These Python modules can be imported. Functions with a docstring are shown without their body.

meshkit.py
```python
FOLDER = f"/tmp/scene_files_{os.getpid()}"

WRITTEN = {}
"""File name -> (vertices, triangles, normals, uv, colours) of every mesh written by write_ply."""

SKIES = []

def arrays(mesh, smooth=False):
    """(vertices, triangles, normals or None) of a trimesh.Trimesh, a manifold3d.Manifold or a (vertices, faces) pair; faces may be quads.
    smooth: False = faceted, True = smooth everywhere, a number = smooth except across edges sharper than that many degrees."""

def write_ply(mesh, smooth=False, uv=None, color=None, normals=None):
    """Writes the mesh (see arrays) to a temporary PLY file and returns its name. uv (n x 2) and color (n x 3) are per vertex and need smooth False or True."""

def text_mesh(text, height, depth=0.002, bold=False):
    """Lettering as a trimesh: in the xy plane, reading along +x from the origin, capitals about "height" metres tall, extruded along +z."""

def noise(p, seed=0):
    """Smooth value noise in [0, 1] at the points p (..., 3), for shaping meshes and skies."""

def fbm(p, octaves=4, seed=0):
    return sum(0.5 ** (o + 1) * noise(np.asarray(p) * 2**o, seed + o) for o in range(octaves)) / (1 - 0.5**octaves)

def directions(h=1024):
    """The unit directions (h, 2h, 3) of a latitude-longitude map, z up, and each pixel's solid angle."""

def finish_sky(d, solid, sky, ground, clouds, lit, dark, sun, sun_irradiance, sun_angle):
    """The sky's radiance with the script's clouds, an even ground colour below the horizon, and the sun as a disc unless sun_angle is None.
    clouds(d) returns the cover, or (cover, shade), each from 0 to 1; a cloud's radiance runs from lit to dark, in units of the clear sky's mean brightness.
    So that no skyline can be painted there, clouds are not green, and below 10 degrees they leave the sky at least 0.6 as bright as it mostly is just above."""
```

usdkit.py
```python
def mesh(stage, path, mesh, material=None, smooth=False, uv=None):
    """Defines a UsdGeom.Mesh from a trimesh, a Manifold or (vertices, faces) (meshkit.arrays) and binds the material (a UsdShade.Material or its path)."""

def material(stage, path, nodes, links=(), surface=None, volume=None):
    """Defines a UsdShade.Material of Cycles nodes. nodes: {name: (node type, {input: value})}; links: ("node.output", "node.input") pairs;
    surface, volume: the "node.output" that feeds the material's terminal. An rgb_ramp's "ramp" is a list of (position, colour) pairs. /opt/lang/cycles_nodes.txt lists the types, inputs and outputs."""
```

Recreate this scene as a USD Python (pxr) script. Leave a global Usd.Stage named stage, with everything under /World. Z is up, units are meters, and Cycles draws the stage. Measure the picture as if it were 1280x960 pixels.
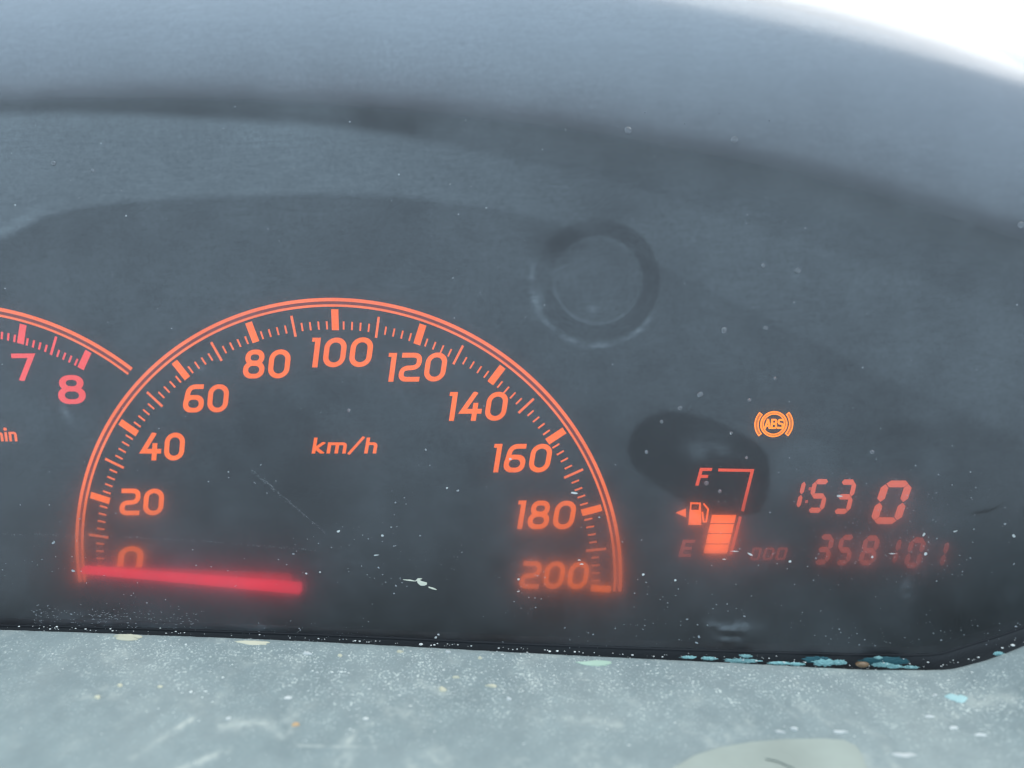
import math, random
import numpy as np, trimesh, usdkit
import meshkit
from pxr import Usd, UsdGeom, UsdLux, UsdShade, Gf, Sdf, Vt
from shapely.geometry import Polygon, LineString, MultiPolygon, Point, box
from shapely import affinity
from shapely.ops import unary_union

stage = Usd.Stage.CreateInMemory()
UsdGeom.SetStageUpAxis(stage, UsdGeom.Tokens.z)
UsdGeom.SetStageMetersPerUnit(stage, 1.0)
stage.SetDefaultPrim(UsdGeom.Xform.Define(stage, '/World').GetPrim())
UsdGeom.Scope.Define(stage, '/World/Looks')
MM = 0.001

# ------------------------------------------------------------------ camera, sky, sun, exposure
# Face frame in millimetres: u to the right, v up the dial face, w out of it; the face leans back by TILT.
TILT = math.radians(8.0)
cB, sB = math.cos(TILT), math.sin(TILT)
ORG = np.array([0.0, 0.0, 0.95])                       # centre of the speedometer, metres
AX = np.array([[1, 0, 0], [0, sB, cB], [0, -cB, sB]])  # rows: u, v, w in the world
RM = np.array([[0.99841868, -0.01571786, -0.05397301],
               [-0.00605543, -0.98460023, 0.17471611],
               [-0.055888, -0.174113, -0.98313844]])   # camera rows right, down, forward in the face frame
CAM = np.array([41.1054, 61.52197, 134.08918])
FPX = 924.0


def W(p):
    """Face frame (mm) -> world (m)."""
    return ORG + (np.asarray(p, float) * MM) @ AX


def at(px, py, w):
    """Where the line of sight through a measured spot of the photograph meets the plane w (mm)."""
    d = RM.T @ np.array([(px - 640) / FPX, (py - 480) / FPX, 1.0])
    return CAM + (w - CAM[2]) / d[2] * d


def seen(p):
    q = (np.asarray(p, float) - CAM) @ RM.T
    return 640 + FPX * q[..., 0] / q[..., 2], 480 + FPX * q[..., 1] / q[..., 2]


cam = UsdGeom.Camera.Define(stage, '/World/camera')
r_, u_, b_ = RM[0] @ AX, -RM[1] @ AX, -RM[2] @ AX
e_ = W(CAM)
cam.AddTransformOp().Set(Gf.Matrix4d(*r_, 0, *u_, 0, *b_, 0, *e_, 1))
cam.CreateHorizontalApertureAttr(36.0)
cam.CreateVerticalApertureAttr(27.0)
cam.CreateFocalLengthAttr(36.0 * FPX / 1280)
cam.CreateClippingRangeAttr(Gf.Vec2f(0.004, 1000))
cam.CreateFStopAttr(11.0)
cam.CreateFocusDistanceAttr(0.128)
EXPOSURE = 0.3
cam.CreateExposureAttr(EXPOSURE)

SUN_EL, SUN_AZ = math.radians(62), math.radians(48)   # azimuth = atan2(x, y) of the direction towards the sun
sun_dir = np.array([math.sin(SUN_AZ) * math.cos(SUN_EL), math.cos(SUN_AZ) * math.cos(SUN_EL), math.sin(SUN_EL)])
SKY = 0.12
sky = UsdLux.DomeLight.Define(stage, '/World/sky')
skym = usdkit.material(stage, '/World/Looks/sky', {
    'sky': ('sky_texture', {'sky_type': 'single_scattering', 'sun_disc': False, 'sun_elevation': SUN_EL, 'sun_rotation': SUN_AZ, 'aerosol_density': 2.0}),
    'tc': ('texture_coordinate', {}),
    'cl': ('noise_texture', {'scale': 2.2, 'detail': 5, 'roughness': 0.55}),
    'cr': ('rgb_ramp', {'ramp': [(0.0, (0.55, 0.55, 0.55)), (0.5, (0.75, 0.75, 0.75)), (1.0, (0.95, 0.95, 0.95))]}),
    'mx': ('mix_color', {'blend_type': 'mix', 'b': (7.9, 9.9, 11.7), 'use_clamp': False}),
    'bg': ('background_shader', {'strength': SKY})},
    [('tc.generated', 'cl.vector'), ('cl.fac', 'cr.fac'), ('cr.color', 'mx.fac'), ('sky.color', 'mx.a'), ('mx.result', 'bg.color')], surface='bg.background')
UsdShade.MaterialBindingAPI.Apply(sky.GetPrim()).Bind(skym)
sky.GetPrim().SetCustomDataByKey('kind', 'structure')
sun = UsdLux.DistantLight.Define(stage, '/World/sun')
sun.CreateIntensityAttr(0.6); sun.CreateAngleAttr(50.0); sun.CreateNormalizeAttr(True); sun.CreateColorAttr(Gf.Vec3f(1.0, 0.96, 0.90))
zc = sun_dir; xc = np.cross([0, 0, 1], zc); xc /= np.linalg.norm(xc); yc = np.cross(zc, xc)
sun.AddTransformOp().Set(Gf.Matrix4d(*xc, 0, *yc, 0, *zc, 0, 0, 0, 3, 1))

# ------------------------------------------------------------------ helpers
rng = np.random.default_rng(7)
used = {}


def path_for(name, parent):
    base = parent + '/' + name
    k = used.get(base, -1) + 1
    used[base] = k
    return base if k == 0 else '%s_%03d' % (base, k)


def tag(prim, label=None, cat=None, group=None, kind=None):
    for k, v in (('label', label), ('category', cat), ('group', group), ('kind', kind)):
        if v:
            prim.SetCustomDataByKey(k, v)
    return prim


def xform(name, parent='/World', origin=None):
    p = path_for(name, parent)
    x = UsdGeom.Xform.Define(stage, p)
    if origin is not None:
        x.AddTranslateOp().Set(Gf.Vec3d(*map(float, origin)))
    return p


BASE = {}


def obj(name, mesh, mat, parent='/World', smooth=False, base=None, label=None):
    """One Mesh prim from vertices in the face frame (mm); base: the world origin of the thing it belongs to."""
    if hasattr(mesh, 'to_mesh'):
        mm_ = mesh.to_mesh(); mesh = (mm_.vert_properties[:, :3], mm_.tri_verts)
    v, f = (mesh.vertices, mesh.faces) if hasattr(mesh, 'vertices') else mesh
    v = W(v) - (base if base is not None else 0)
    p = path_for(name, parent)
    m = usdkit.mesh(stage, p, (v, np.asarray(f)), mat, smooth=smooth)
    if label:
        m.GetPrim().SetCustomDataByKey('label', label)
    return m, p


def lone(name, mesh, mat, label, cat, group=None, kind=None, smooth=False):
    """A top-level thing of one mesh, with its origin at its base."""
    v = mesh.vertices if hasattr(mesh, 'vertices') else mesh[0]
    v = np.asarray(v)
    base = W(np.array([v[:, 0].mean(), v[:, 1].min(), v[:, 2].mean()]))
    m, p = obj(name, mesh, mat, smooth=smooth, base=base)
    m.AddTranslateOp().Set(Gf.Vec3d(*map(float, base)))
    return tag(m.GetPrim(), label, cat, group, kind)


def grid_faces(nr, nc, flip=False):
    i = np.arange(nr * nc).reshape(nr, nc)
    a, b, c, d = i[:-1, :-1].ravel(), i[:-1, 1:].ravel(), i[1:, 1:].ravel(), i[1:, :-1].ravel()
    f = np.vstack([np.c_[a, b, c], np.c_[a, c, d]])
    return f[:, ::-1] if flip else f


def extr(shape, w0, depth):
    """Extrudes a shapely shape drawn in (u, v) mm from w0 by depth along w."""
    geoms = [g for g in getattr(shape, 'geoms', [shape]) if g.area > 1e-5]
    ms = [trimesh.creation.extrude_polygon(g, depth, engine='earcut') for g in geoms]
    m = trimesh.util.concatenate(ms)
    m.apply_translation([0, 0, w0])
    return m


def sstep(a, b, x):
    t = np.clip((x - a) / (b - a), 0, 1)
    return t * t * (3 - 2 * t)


# ------------------------------------------------------------------ materials
L = '/World/Looks/'


def plastic(name, color, rough=0.5, coat=0.0, bump=0.0, scale=2500.0, var=0.15, spec=0.5):
    dark, light = tuple(c * (1 - var) for c in color), tuple(c * (1 + var) for c in color)
    n = {'g': ('geometry', {}), 'n': ('noise_texture', {'scale': scale, 'detail': 4.0, 'roughness': 0.6}),
         'n2': ('noise_texture', {'scale': 60.0, 'detail': 4.0}),
         'r': ('rgb_ramp', {'ramp': [(0.3, dark), (0.7, light)]}),
         'p': ('principled_bsdf', {'roughness': rough, 'coat_weight': coat, 'coat_roughness': 0.06, 'specular_ior_level': spec})}
    l = [('g.position', 'n.vector'), ('g.position', 'n2.vector'), ('n2.fac', 'r.fac'), ('r.color', 'p.base_color')]
    if bump:
        n['b'] = ('bump', {'strength': bump, 'distance': 0.0002}); l += [('n.fac', 'b.height'), ('b.normal', 'p.normal')]
    return usdkit.material(stage, L + name, n, l, surface='p.BSDF')


def glow(name, color, strength, var=0.12):
    c = np.array(color)
    return usdkit.material(stage, L + name, {
        'g': ('geometry', {}), 'n': ('noise_texture', {'scale': 130.0, 'detail': 3.0}),
        'r': ('rgb_ramp', {'ramp': [(0.3, tuple(c * (1 - var))), (0.7, tuple(c * (1 + var)))]}),
        'e': ('emission', {'strength': strength}), 'd': ('diffuse_bsdf', {'color': tuple(np.clip(c * 0.3, 0, 0.4))}), 'a': ('add_closure', {})},
        [('g.position', 'n.vector'), ('n.fac', 'r.fac'), ('r.color', 'e.color'), ('e.emission', 'a.closure1'), ('d.BSDF', 'a.closure2')], surface='a.closure')


X = 2 ** -EXPOSURE      # lamps are set for the picture's exposure
M_face = plastic('dial_face', (0.012, 0.013, 0.015), 0.55, var=0.1, spec=0.15)
M_brow = plastic('bright_zone_plastic', (0.25, 0.27, 0.30), 0.5, coat=0.3, bump=0.15, var=0.05)
M_gasket = plastic('black_rubber', (0.006, 0.007, 0.009), 0.6, bump=0.3)
M_num = glow('numeral_light', (1.0, 0.145, 0.008), 1.10 * X)
M_ring = glow('scale_light', (1.0, 0.160, 0.035), 1.02 * X)
M_ringdim = glow('scale_dim_light', (1.0, 0.10, 0.05), 0.03 * X)
M_tach = glow('tachometer_light', (1.0, 0.09, 0.085), 0.9 * X)
M_needle = glow('needle_light', (1.0, 0.018, 0.055), 1.05 * X)
M_needle2 = glow('needle_dim_light', (1.0, 0.03, 0.06), 0.22 * X)
M_amber = glow('warning_amber_light', (1.0, 0.235, 0.0), 1.6 * X, 0.2)
M_amberdim = glow('warning_amber_dim_light', (1.0, 0.22, 0.0), 0.6 * X)
M_fuel = glow('fuel_light', (1.0, 0.14, 0.03), 1.4 * X)
M_fueldim = glow('fuel_outline_light', (1.0, 0.12, 0.06), 0.75 * X)
M_lcd = glow('display_light', (1.0, 0.17, 0.09), 0.72 * X)
M_lcddim = glow('display_dim_light', (1.0, 0.16, 0.10), 0.42 * X)
M_lcdfaint = glow('display_faint_light', (1.0, 0.14, 0.08), 0.36 * X)

# lens: clear sheet, dirt and painted-in reflections and shade scatter ('dust'), greasy film spreads light ('film'), gloss from fresnel
M_lens = usdkit.material(stage, L + 'lens_plastic', {
    'ad': ('attribute', {'attribute': 'dust'}), 'af': ('attribute', {'attribute': 'film'}),
    'g': ('geometry', {}),
    'nf': ('noise_texture', {'scale': 1400.0, 'detail': 4.0, 'roughness': 0.65}),
    'mp': ('mapping', {'scale': (0.12, 1.0, 1.0)}),
    'ns': ('noise_texture', {'scale': 2200.0, 'detail': 3.0, 'roughness': 0.6}),
    'm1': ('map_range', {'from_min': 0.25, 'from_max': 0.75, 'to_min': 0.78, 'to_max': 1.22}),
    'm2': ('map_range', {'from_min': 0.25, 'from_max': 0.75, 'to_min': 0.88, 'to_max': 1.12}),
    'mu': ('math', {'math_type': 'multiply'}), 'mu2': ('math', {'math_type': 'multiply', 'use_clamp': True}),
    't': ('transparent_bsdf', {'color': (0.9, 0.9, 0.91)}),
    'p': ('principled_bsdf', {'base_color': (0.93, 0.93, 0.94), 'thin_wall': 1, 'transmission_weight': 1.0, 'roughness': 0.25, 'ior': 1.10, 'specular_ior_level': 0.0}),
    'p2': ('principled_bsdf', {'base_color': (0.93, 0.93, 0.94), 'thin_wall': 1, 'transmission_weight': 1.0, 'roughness': 0.48, 'ior': 1.10, 'specular_ior_level': 0.0}),
    'x0': ('mix_closure', {'fac': 0.42}),
    'd': ('diffuse_bsdf', {'color': (0.52, 0.60, 0.64)}),
    'gl': ('glossy_bsdf', {'color': (1, 1, 1), 'roughness': 0.22}),
    'fr': ('fresnel', {'IOR': 1.42}),
    'x1': ('mix_closure', {}), 'x2': ('mix_closure', {}), 'x3': ('mix_closure', {})},
    [('g.position', 'nf.vector'), ('g.position', 'mp.vector'), ('mp.vector', 'ns.vector'), ('nf.fac', 'm1.value'), ('ns.fac', 'm2.value'),
     ('ad.fac', 'mu.value1'), ('m1.result', 'mu.value2'), ('mu.value', 'mu2.value1'), ('m2.result', 'mu2.value2'),
     ('af.fac', 'x1.fac'), ('t.BSDF', 'x1.closure1'), ('p.BSDF', 'x0.closure1'), ('p2.BSDF', 'x0.closure2'), ('x0.closure', 'x1.closure2'),
     ('mu2.value', 'x2.fac'), ('x1.closure', 'x2.closure1'), ('d.BSDF', 'x2.closure2'),
     ('fr.fac', 'x3.fac'), ('x2.closure', 'x3.closure1'), ('gl.BSDF', 'x3.closure2')], surface='x3.closure')

M_ledge = usdkit.material(stage, L + 'dusty_dashboard', {
    'g': ('geometry', {}),
    'ag': ('attribute', {'attribute': 'grime'}),
    'ns': ('noise_texture', {'scale': 2600.0, 'detail': 3.0, 'roughness': 0.6}),
    'nl': ('noise_texture', {'scale': 42.0, 'detail': 6.0, 'roughness': 0.6, 'distortion': 0.6}),
    'nm': ('noise_texture', {'scale': 260.0, 'detail': 5.0, 'roughness': 0.62}),
    'vo': ('voronoi_texture', {'scale': 900.0, 'randomness': 1.0}),
    'rb': ('rgb_ramp', {'ramp': [(0.30, (0.190, 0.240, 0.240)), (0.5, (0.225, 0.275, 0.272)), (0.72, (0.265, 0.312, 0.302))]}),
    'rm': ('rgb_ramp', {'ramp': [(0.35, (0.93, 0.93, 0.93)), (0.7, (1.07, 1.07, 1.06))]}),
    'rs': ('rgb_ramp', {'ramp': [(0.53, (0.0, 0.0, 0.0)), (0.60, (0.35, 0.35, 0.35)), (0.66, (1.0, 1.0, 1.0))]}),
    'mk': ('math', {'math_type': 'multiply', 'use_clamp': True}),
    'mk2': ('map_range', {'from_min': 0.35, 'from_max': 0.62, 'to_min': 0.25, 'to_max': 1.2, 'clamp': True}),
    'mm': ('mix_color', {'blend_type': 'multiply', 'fac': 1.0}),
    'mf': ('mix_color', {'blend_type': 'multiply', 'fac': 1.0}),
    'mx': ('mix_color', {'blend_type': 'mix', 'b': (0.60, 0.65, 0.60)}),
    'bw': ('rgb_to_bw', {}), 'cg': ('combine_color', {'color_type': 'rgb'}),
    'as': ('attribute', {'attribute': 'smear'}),
    'mz': ('mix_color', {'blend_type': 'mix', 'b': (0.42, 0.46, 0.42)}),
    'b': ('bump', {'strength': 0.6, 'distance': 0.00025}),
    'p': ('principled_bsdf', {'roughness': 0.6, 'specular_ior_level': 0.4})},
    [('g.position', 'ns.vector'), ('g.position', 'nl.vector'), ('g.position', 'nm.vector'),
     ('nl.fac', 'rb.fac'), ('nm.fac', 'rm.fac'), ('rb.color', 'mm.a'), ('rm.color', 'mm.b'),
     ('ns.fac', 'rs.fac'), ('nm.fac', 'mk2.value'), ('mk2.result', 'mk.value1'), ('ag.fac', 'mk.value2'), ('rs.color', 'mf.a'), ('mk.value', 'cg.r'), ('mk.value', 'cg.g'), ('mk.value', 'cg.b'), ('cg.color', 'mf.b'), ('mf.result', 'bw.color'),
     ('bw.val', 'mx.fac'), ('mm.result', 'mx.a'), ('mx.result', 'mz.a'), ('as.fac', 'mz.fac'), ('mz.result', 'p.base_color'), ('ns.fac', 'b.height'), ('b.normal', 'p.normal')], surface='p.BSDF')


def flat(name, color, rough=0.7, var=0.2, scale=900.0):
    return plastic(name, color, rough, var=var, bump=0.3, scale=scale)


M_teal = flat('turquoise_paint', (0.24, 0.46, 0.46), var=0.35)
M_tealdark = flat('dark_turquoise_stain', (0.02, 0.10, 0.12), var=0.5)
M_cream = flat('cream_paint', (0.50, 0.48, 0.36))
M_tan = flat('tan_crumb', (0.55, 0.36, 0.18))
M_orange = flat('orange_crumb', (0.50, 0.33, 0.18))
M_pale = flat('pale_residue', (0.28, 0.315, 0.275), 0.75, 0.2, 700.0)
M_white = flat('white_dust', (0.50, 0.52, 0.50))
M_speck = flat('lens_dust', (0.30, 0.32, 0.33))
M_brown = flat('brown_grit', (0.16, 0.10, 0.05), 0.4)
M_drop = usdkit.material(stage, L + 'clear_droplet', {'p': ('principled_bsdf', {'base_color': (0.7, 0.73, 0.75), 'roughness': 0.05, 'transmission_weight': 0.95, 'ior': 1.4})}, [], surface='p.BSDF')

# ------------------------------------------------------------------ instrument cluster: big shapes
U0, U1 = -112.0, 165.0


def v_rim(u):
    u = np.asarray(u, float) - 20.0
    return 116.2 - np.where(u < 0, 0.0, 0.00212) * u ** 2


def rise(u, a=112.0, k=0.020):
    t = np.maximum(0, np.asarray(u, float) - a)
    return k * t * t


lens_px = np.array([(-300, 776), (0, 780), (350, 790), (700, 805), (950, 813), (1100, 817), (1165, 816), (1215, 803), (1280, 782), (1400, 735), (1600, 650)], float)
ledge_px = np.array([(-300, 775), (0, 784), (350, 797), (700, 815), (950, 827), (1100, 834), (1175, 834), (1225, 824), (1280, 804), (1400, 757), (1600, 670)], float)
W_BOT = 24.0


def w_lens_plain(v):
    return W_BOT - 0.14 * v


def on_lens(px, py):
    """Point of the lens front (its even part) seen at a measured spot of the photograph."""
    d = RM.T @ np.array([(px - 640) / FPX, (py - 480) / FPX, 1.0])
    k = (W_BOT - CAM[2] - 0.14 * CAM[1]) / (d[2] + 0.14 * d[1])
    return CAM + k * d


lb = np.array([on_lens(*q) for q in lens_px])
from scipy.interpolate import PchipInterpolator
v_bot = PchipInterpolator(lb[:, 0], lb[:, 1])
ub = (lb[0, 0], lb[-1, 0])


def v_bottom(u):
    return v_bot(np.clip(u, *ub))


ROLL = 21.0


def w_lens(u, v, off=0.0):
    d = np.clip(v_rim(u) - v, 0, ROLL)
    return w_lens_plain(v) - off - (ROLL - np.sqrt(np.maximum(0, ROLL ** 2 - (ROLL - d) ** 2)))


CB = W([25.0, -14.0, 0.0])
CL = xform('instrument_cluster', origin=CB)
tag(stage.GetPrimAtPath(CL), 'dark instrument cluster behind a dusty curved clear lens, dials lit orange', 'instrument cluster')


def part(name, mesh, mat, parent=CL, smooth=False, label=None):
    return obj(name, mesh, mat, parent, smooth, CB, label)


# dial face: one dark sheet with thickness
face = Polygon([(U0, -32)] + [(u, float(v_rim(u)) - 12.0) for u in np.linspace(U0, U1, 60)] + [(U1, -32)])
part('dial_face', extr(face, -3.0, 3.0), M_face)

# upper panel, added to make the bright zone and dark arc: proud of the face, its lower lip rounded, its top rolled back
lip_px = np.array([(-300, 120), (0, 112), (210, 110), (420, 120), (640, 141), (780, 162), (920, 189), (1000, 206), (1090, 230), (1180, 256), (1280, 288), (1400, 330), (1600, 405)], float)
lp = np.array([at(px, py, 8.0) for px, py in lip_px])
v_lip_f = PchipInterpolator(lp[:, 0], lp[:, 1])


def v_lip(u):
    u = np.asarray(u, float)
    return v_lip_f(np.clip(u, lp[0, 0], lp[-1, 0]))


us = np.linspace(U0, U1, 180)
rows = []
LIPR = 11.0
w_top = w_lens(us, v_lip(us) + LIPR, 2.6)
for a in np.linspace(0.0, 1, 26) * math.pi / 2:     # lower lip: one wide round from the face out to the front
    rows.append((v_lip(us) + LIPR * (1 - math.cos(a)), -0.4 + (w_top + 0.4) * math.sin(a)))
for t in np.linspace(0.03, 1, 60) ** 0.7:
    vv = v_lip(us) + LIPR + (v_rim(us) - 1.6 - v_lip(us) - LIPR) * t
    rows.append((vv, w_lens(us, vv + 0.9 * t, 2.6 - 1.4 * t)))
vv, ww = rows[-1]
for b in (3, 8, 16, 30, 55):
    rows.append((vv - 0.25 * b, ww - b))
P = np.array([np.c_[us, v, w] for v, w in rows])
part('bright_zone_panel', (P.reshape(-1, 3), grid_faces(P.shape[0], P.shape[1])), M_brow, smooth=True, label='added blue-grey panel making the bright zone above the dials, its top edge curving back')

# ------------------------------------------------------------------ the lens with its dirt and painted reflections
nu, nv = 840, 420
ul = np.linspace(U0, U1, nu)
# rows crowd towards the rolled-back top
tv = np.linspace(0, 1, nv)
tv = np.where(tv < 0.85, tv / 0.85 * 0.9, 0.9 + 0.1 * np.sin((tv - 0.85) / 0.15 * math.pi / 2))
UU = np.repeat(ul[None], nv, 0)
VV = v_bottom(ul)[None] + (v_rim(ul) - v_bottom(ul))[None] * tv[:, None]
LW = w_lens(UU, VV)
LP = np.stack([UU, VV, LW], -1)
PX, PY = seen(LP)                                   # where the photograph shows each spot of the lens
fb = lambda s, seed, sx=1.0: meshkit.fbm(np.stack([UU * s * sx, VV * s, np.zeros_like(UU)], -1), 4, seed)
n1, n2, n3 = fb(0.06, 1), fb(0.25, 2), fb(1.3, 3, 0.35)


def below_arc(xs, ys, soft):
    f = PchipInterpolator(xs, ys)
    return sstep(-soft, soft, PY - f(np.clip(PX, xs[0], xs[-1])))


dust = 0.060 + 0.030 * (n1 - 0.5) + 0.018 * (n2 - 0.5)  # uneven real dust; reflections and shade are painted into it below
# lighter zone between two arcs, a painted reflection; dirt smear at its left end
wob = 10 * (n2 - 0.5)
arc_hi = below_arc([-200, 0, 100, 250, 420, 500, 640, 800, 1000, 1300], [150, 143, 142, 148, 160, 170, 200, 235, 300, 400], 9 + 0 * n1)
arc_lo = below_arc([-200, 0, 60, 120, 240, 420, 600, 680, 800, 1000, 1300], [330, 298, 270, 257, 247, 243, 258, 275, 320, 420, 560], 5)
fade = 1 - sstep(420, 760, PX)
dust += 0.040 * arc_hi * (1 - arc_lo) * (0.25 + 0.75 * fade)
dust += 0.028 * np.exp(-((PY - 290 + 0.5 * PX) / 9.0) ** 2) * (1 - sstep(40, 75, PX)) * (0.4 + n3)
# ring-shaped mark
rx, ry = (PX - 747) / 1.02, PY - 352 + 2
rr = np.hypot(rx, ry); th = np.arctan2(ry, rx)       # th>0 is downwards
low = sstep(-0.15, 0.5, np.sin(th - 0.25))
ann = sstep(54, 57, rr) * (1 - sstep(74, 79 + 3 * (n3 - .5), rr))
dust -= 0.024 * ann * np.clip(1.8 * n2 - 0.1, 0.1, 1.2) * (0.6 + 0.4 * np.cos(th + 0.4))
dust -= 0.022 * np.exp(-(((PX - 697) / 34) ** 2 + ((PY - 305) / 22) ** 2))
dust += 0.050 * np.exp(-((rr - 80.0 - 2.5 * np.cos(th - 2.2)) / 3.2) ** 2) * sstep(-0.1, 0.55, np.sin(th - 0.35)) * np.clip(2.6 * (n3 - 0.22), 0, 1.6)
dust += 0.060 * np.exp(-(((PX - 672) / 7) ** 2 + ((PY - 378) / 16) ** 2)) * (0.4 + n3)
dust += 0.030 * np.exp(-((rr - 54.0) / 1.6) ** 2) * sstep(0.1, 0.7, np.sin(th - 0.3)) * (0.4 + 1.2 * n3)
dust += 0.030 * np.exp(-(((PX - 740) / 6) ** 2 + ((PY - 386) / 6) ** 2))
dust += 0.012 * (rr < 54) * (n3 - 0.3)
# dark wiped blob left of the ABS lamp
blob = [(783, 560), (790, 540), (806, 522), (828, 512), (855, 514), (885, 522), (915, 535), (940, 548), (960, 566), (964, 590), (962, 612), (950, 640), (905, 650), (870, 640), (845, 622), (815, 603), (792, 585)]
bp = Polygon(blob).buffer(6).buffer(-6)
import shapely
sel = (PX > 760) & (PX < 990) & (PY > 490) & (PY < 670)
bd = np.full(PX.shape, -20.0)
pts = shapely.points(PX[sel], PY[sel])
ins = shapely.contains(bp, pts); dd = shapely.distance(bp.exterior, pts)
bd[sel] = np.where(ins, dd, -dd)
dust -= 0.026 * sstep(-3.0, 4.5, bd + 5 * (n3 - 0.5)) * (0.75 + 0.5 * n2)
dust += 0.035 * np.exp(-(((PX - 885) / 30) ** 2 + ((PY - 562) / 15) ** 2)) * np.clip(2.4 * (n3 - 0.25), 0, 1.5)
dust += 0.014 * sstep(955, 985, PX) * (1 - sstep(1020, 1060, PX)) * sstep(540, 562, PY) * (1 - sstep(590, 630, PY))
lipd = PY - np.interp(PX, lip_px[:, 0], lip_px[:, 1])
dust -= 0.030 * sstep(-24, 6, lipd) * np.where(PX < 520, np.maximum(1 - arc_hi, sstep(300, 520, PX) * np.exp(-np.maximum(0, lipd) / 55)), np.exp(-np.maximum(0, lipd) / 55))  # shade band below the panel lip, painted by taking scatter away
drim = v_rim(UU) - VV
rim_glow = 0.62 * np.exp(-((drim / 2.6) ** 1.5))  # bright glow along the rim, painted as extra scatter
dust -= 0.03 * np.exp(-(((PX - 1232) / 20) ** 2 + ((PY - 639 + 0.25 * (PX - 1232) + 0.006 * (PX - 1232) ** 2) / 2.2) ** 2))
dust -= 0.012 * np.exp(-(((PX - 1120) / 35) ** 2 + ((PY - 540) / 16) ** 2))
# smears, grubby streaks
dust += 0.055 * np.exp(-(((PX - 82) / 7) ** 2 + ((PY - 516 - (PX - 82) * 1.0) / 8) ** 2)) * (0.4 + n3)
dust += 0.10 * np.exp(-(((PX - 912) / 30) ** 2 + ((PY - 783) / 7) ** 2)) * np.clip(2.5 * (n3 - 0.35), 0, 1.5)
dust += 0.09 * np.exp(-(((PX - 910) / 18) ** 2 + ((PY - 795) / 10) ** 2)) * np.clip(2.5 * (n3 - 0.35), 0, 1.5)
for (x, y, a, b, s) in [(247, 461, 10, 3, .06), (100, 775, 60, 9, .03), (180, 785, 70, 7, .03), (320, 785, 20, 6, .03), (1133, 740, 6, 12, .05), (995, 340, 6, 14, .03), (430, 700, 60, 30, .012)]:
    dust += s * np.exp(-(((PX - x) / a) ** 2 + ((PY - y) / b) ** 2)) * np.clip(2.5 * (n3 - 0.3), 0, 1.5)
# upper part brightened: the sky reflection painted in as scatter
dust += 0.10 * (1 - sstep(-60, 150, PY)) + 0.02 * (1 - sstep(60, 330, PY))
dust -= 0.010 + 0.034 * sstep(330, 760, PY)  # less scatter towards the bottom: the darker reflection there, painted in
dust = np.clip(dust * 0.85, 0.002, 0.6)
dust = np.clip(dust + rim_glow, 0, 0.8)
film = 0.06 + 0.80 * sstep(560, 720, PY + 26 * (n1 - 0.5))
film = np.where(PX > 800, np.minimum(film, 0.15 + 0.70 * sstep(560, 700, PY)), film)
film = np.maximum(film, 0.9 * (1 - sstep(25, 75, lipd)))
film = np.clip(film, 0.0, 0.93)
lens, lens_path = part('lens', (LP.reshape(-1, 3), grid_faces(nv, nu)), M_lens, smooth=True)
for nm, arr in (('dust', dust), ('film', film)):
    UsdGeom.PrimvarsAPI(lens).CreatePrimvar(nm, Sdf.ValueTypeNames.FloatArray, 'vertex').Set(Vt.FloatArray.FromNumpy(arr.ravel().astype(np.float32)))

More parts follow.
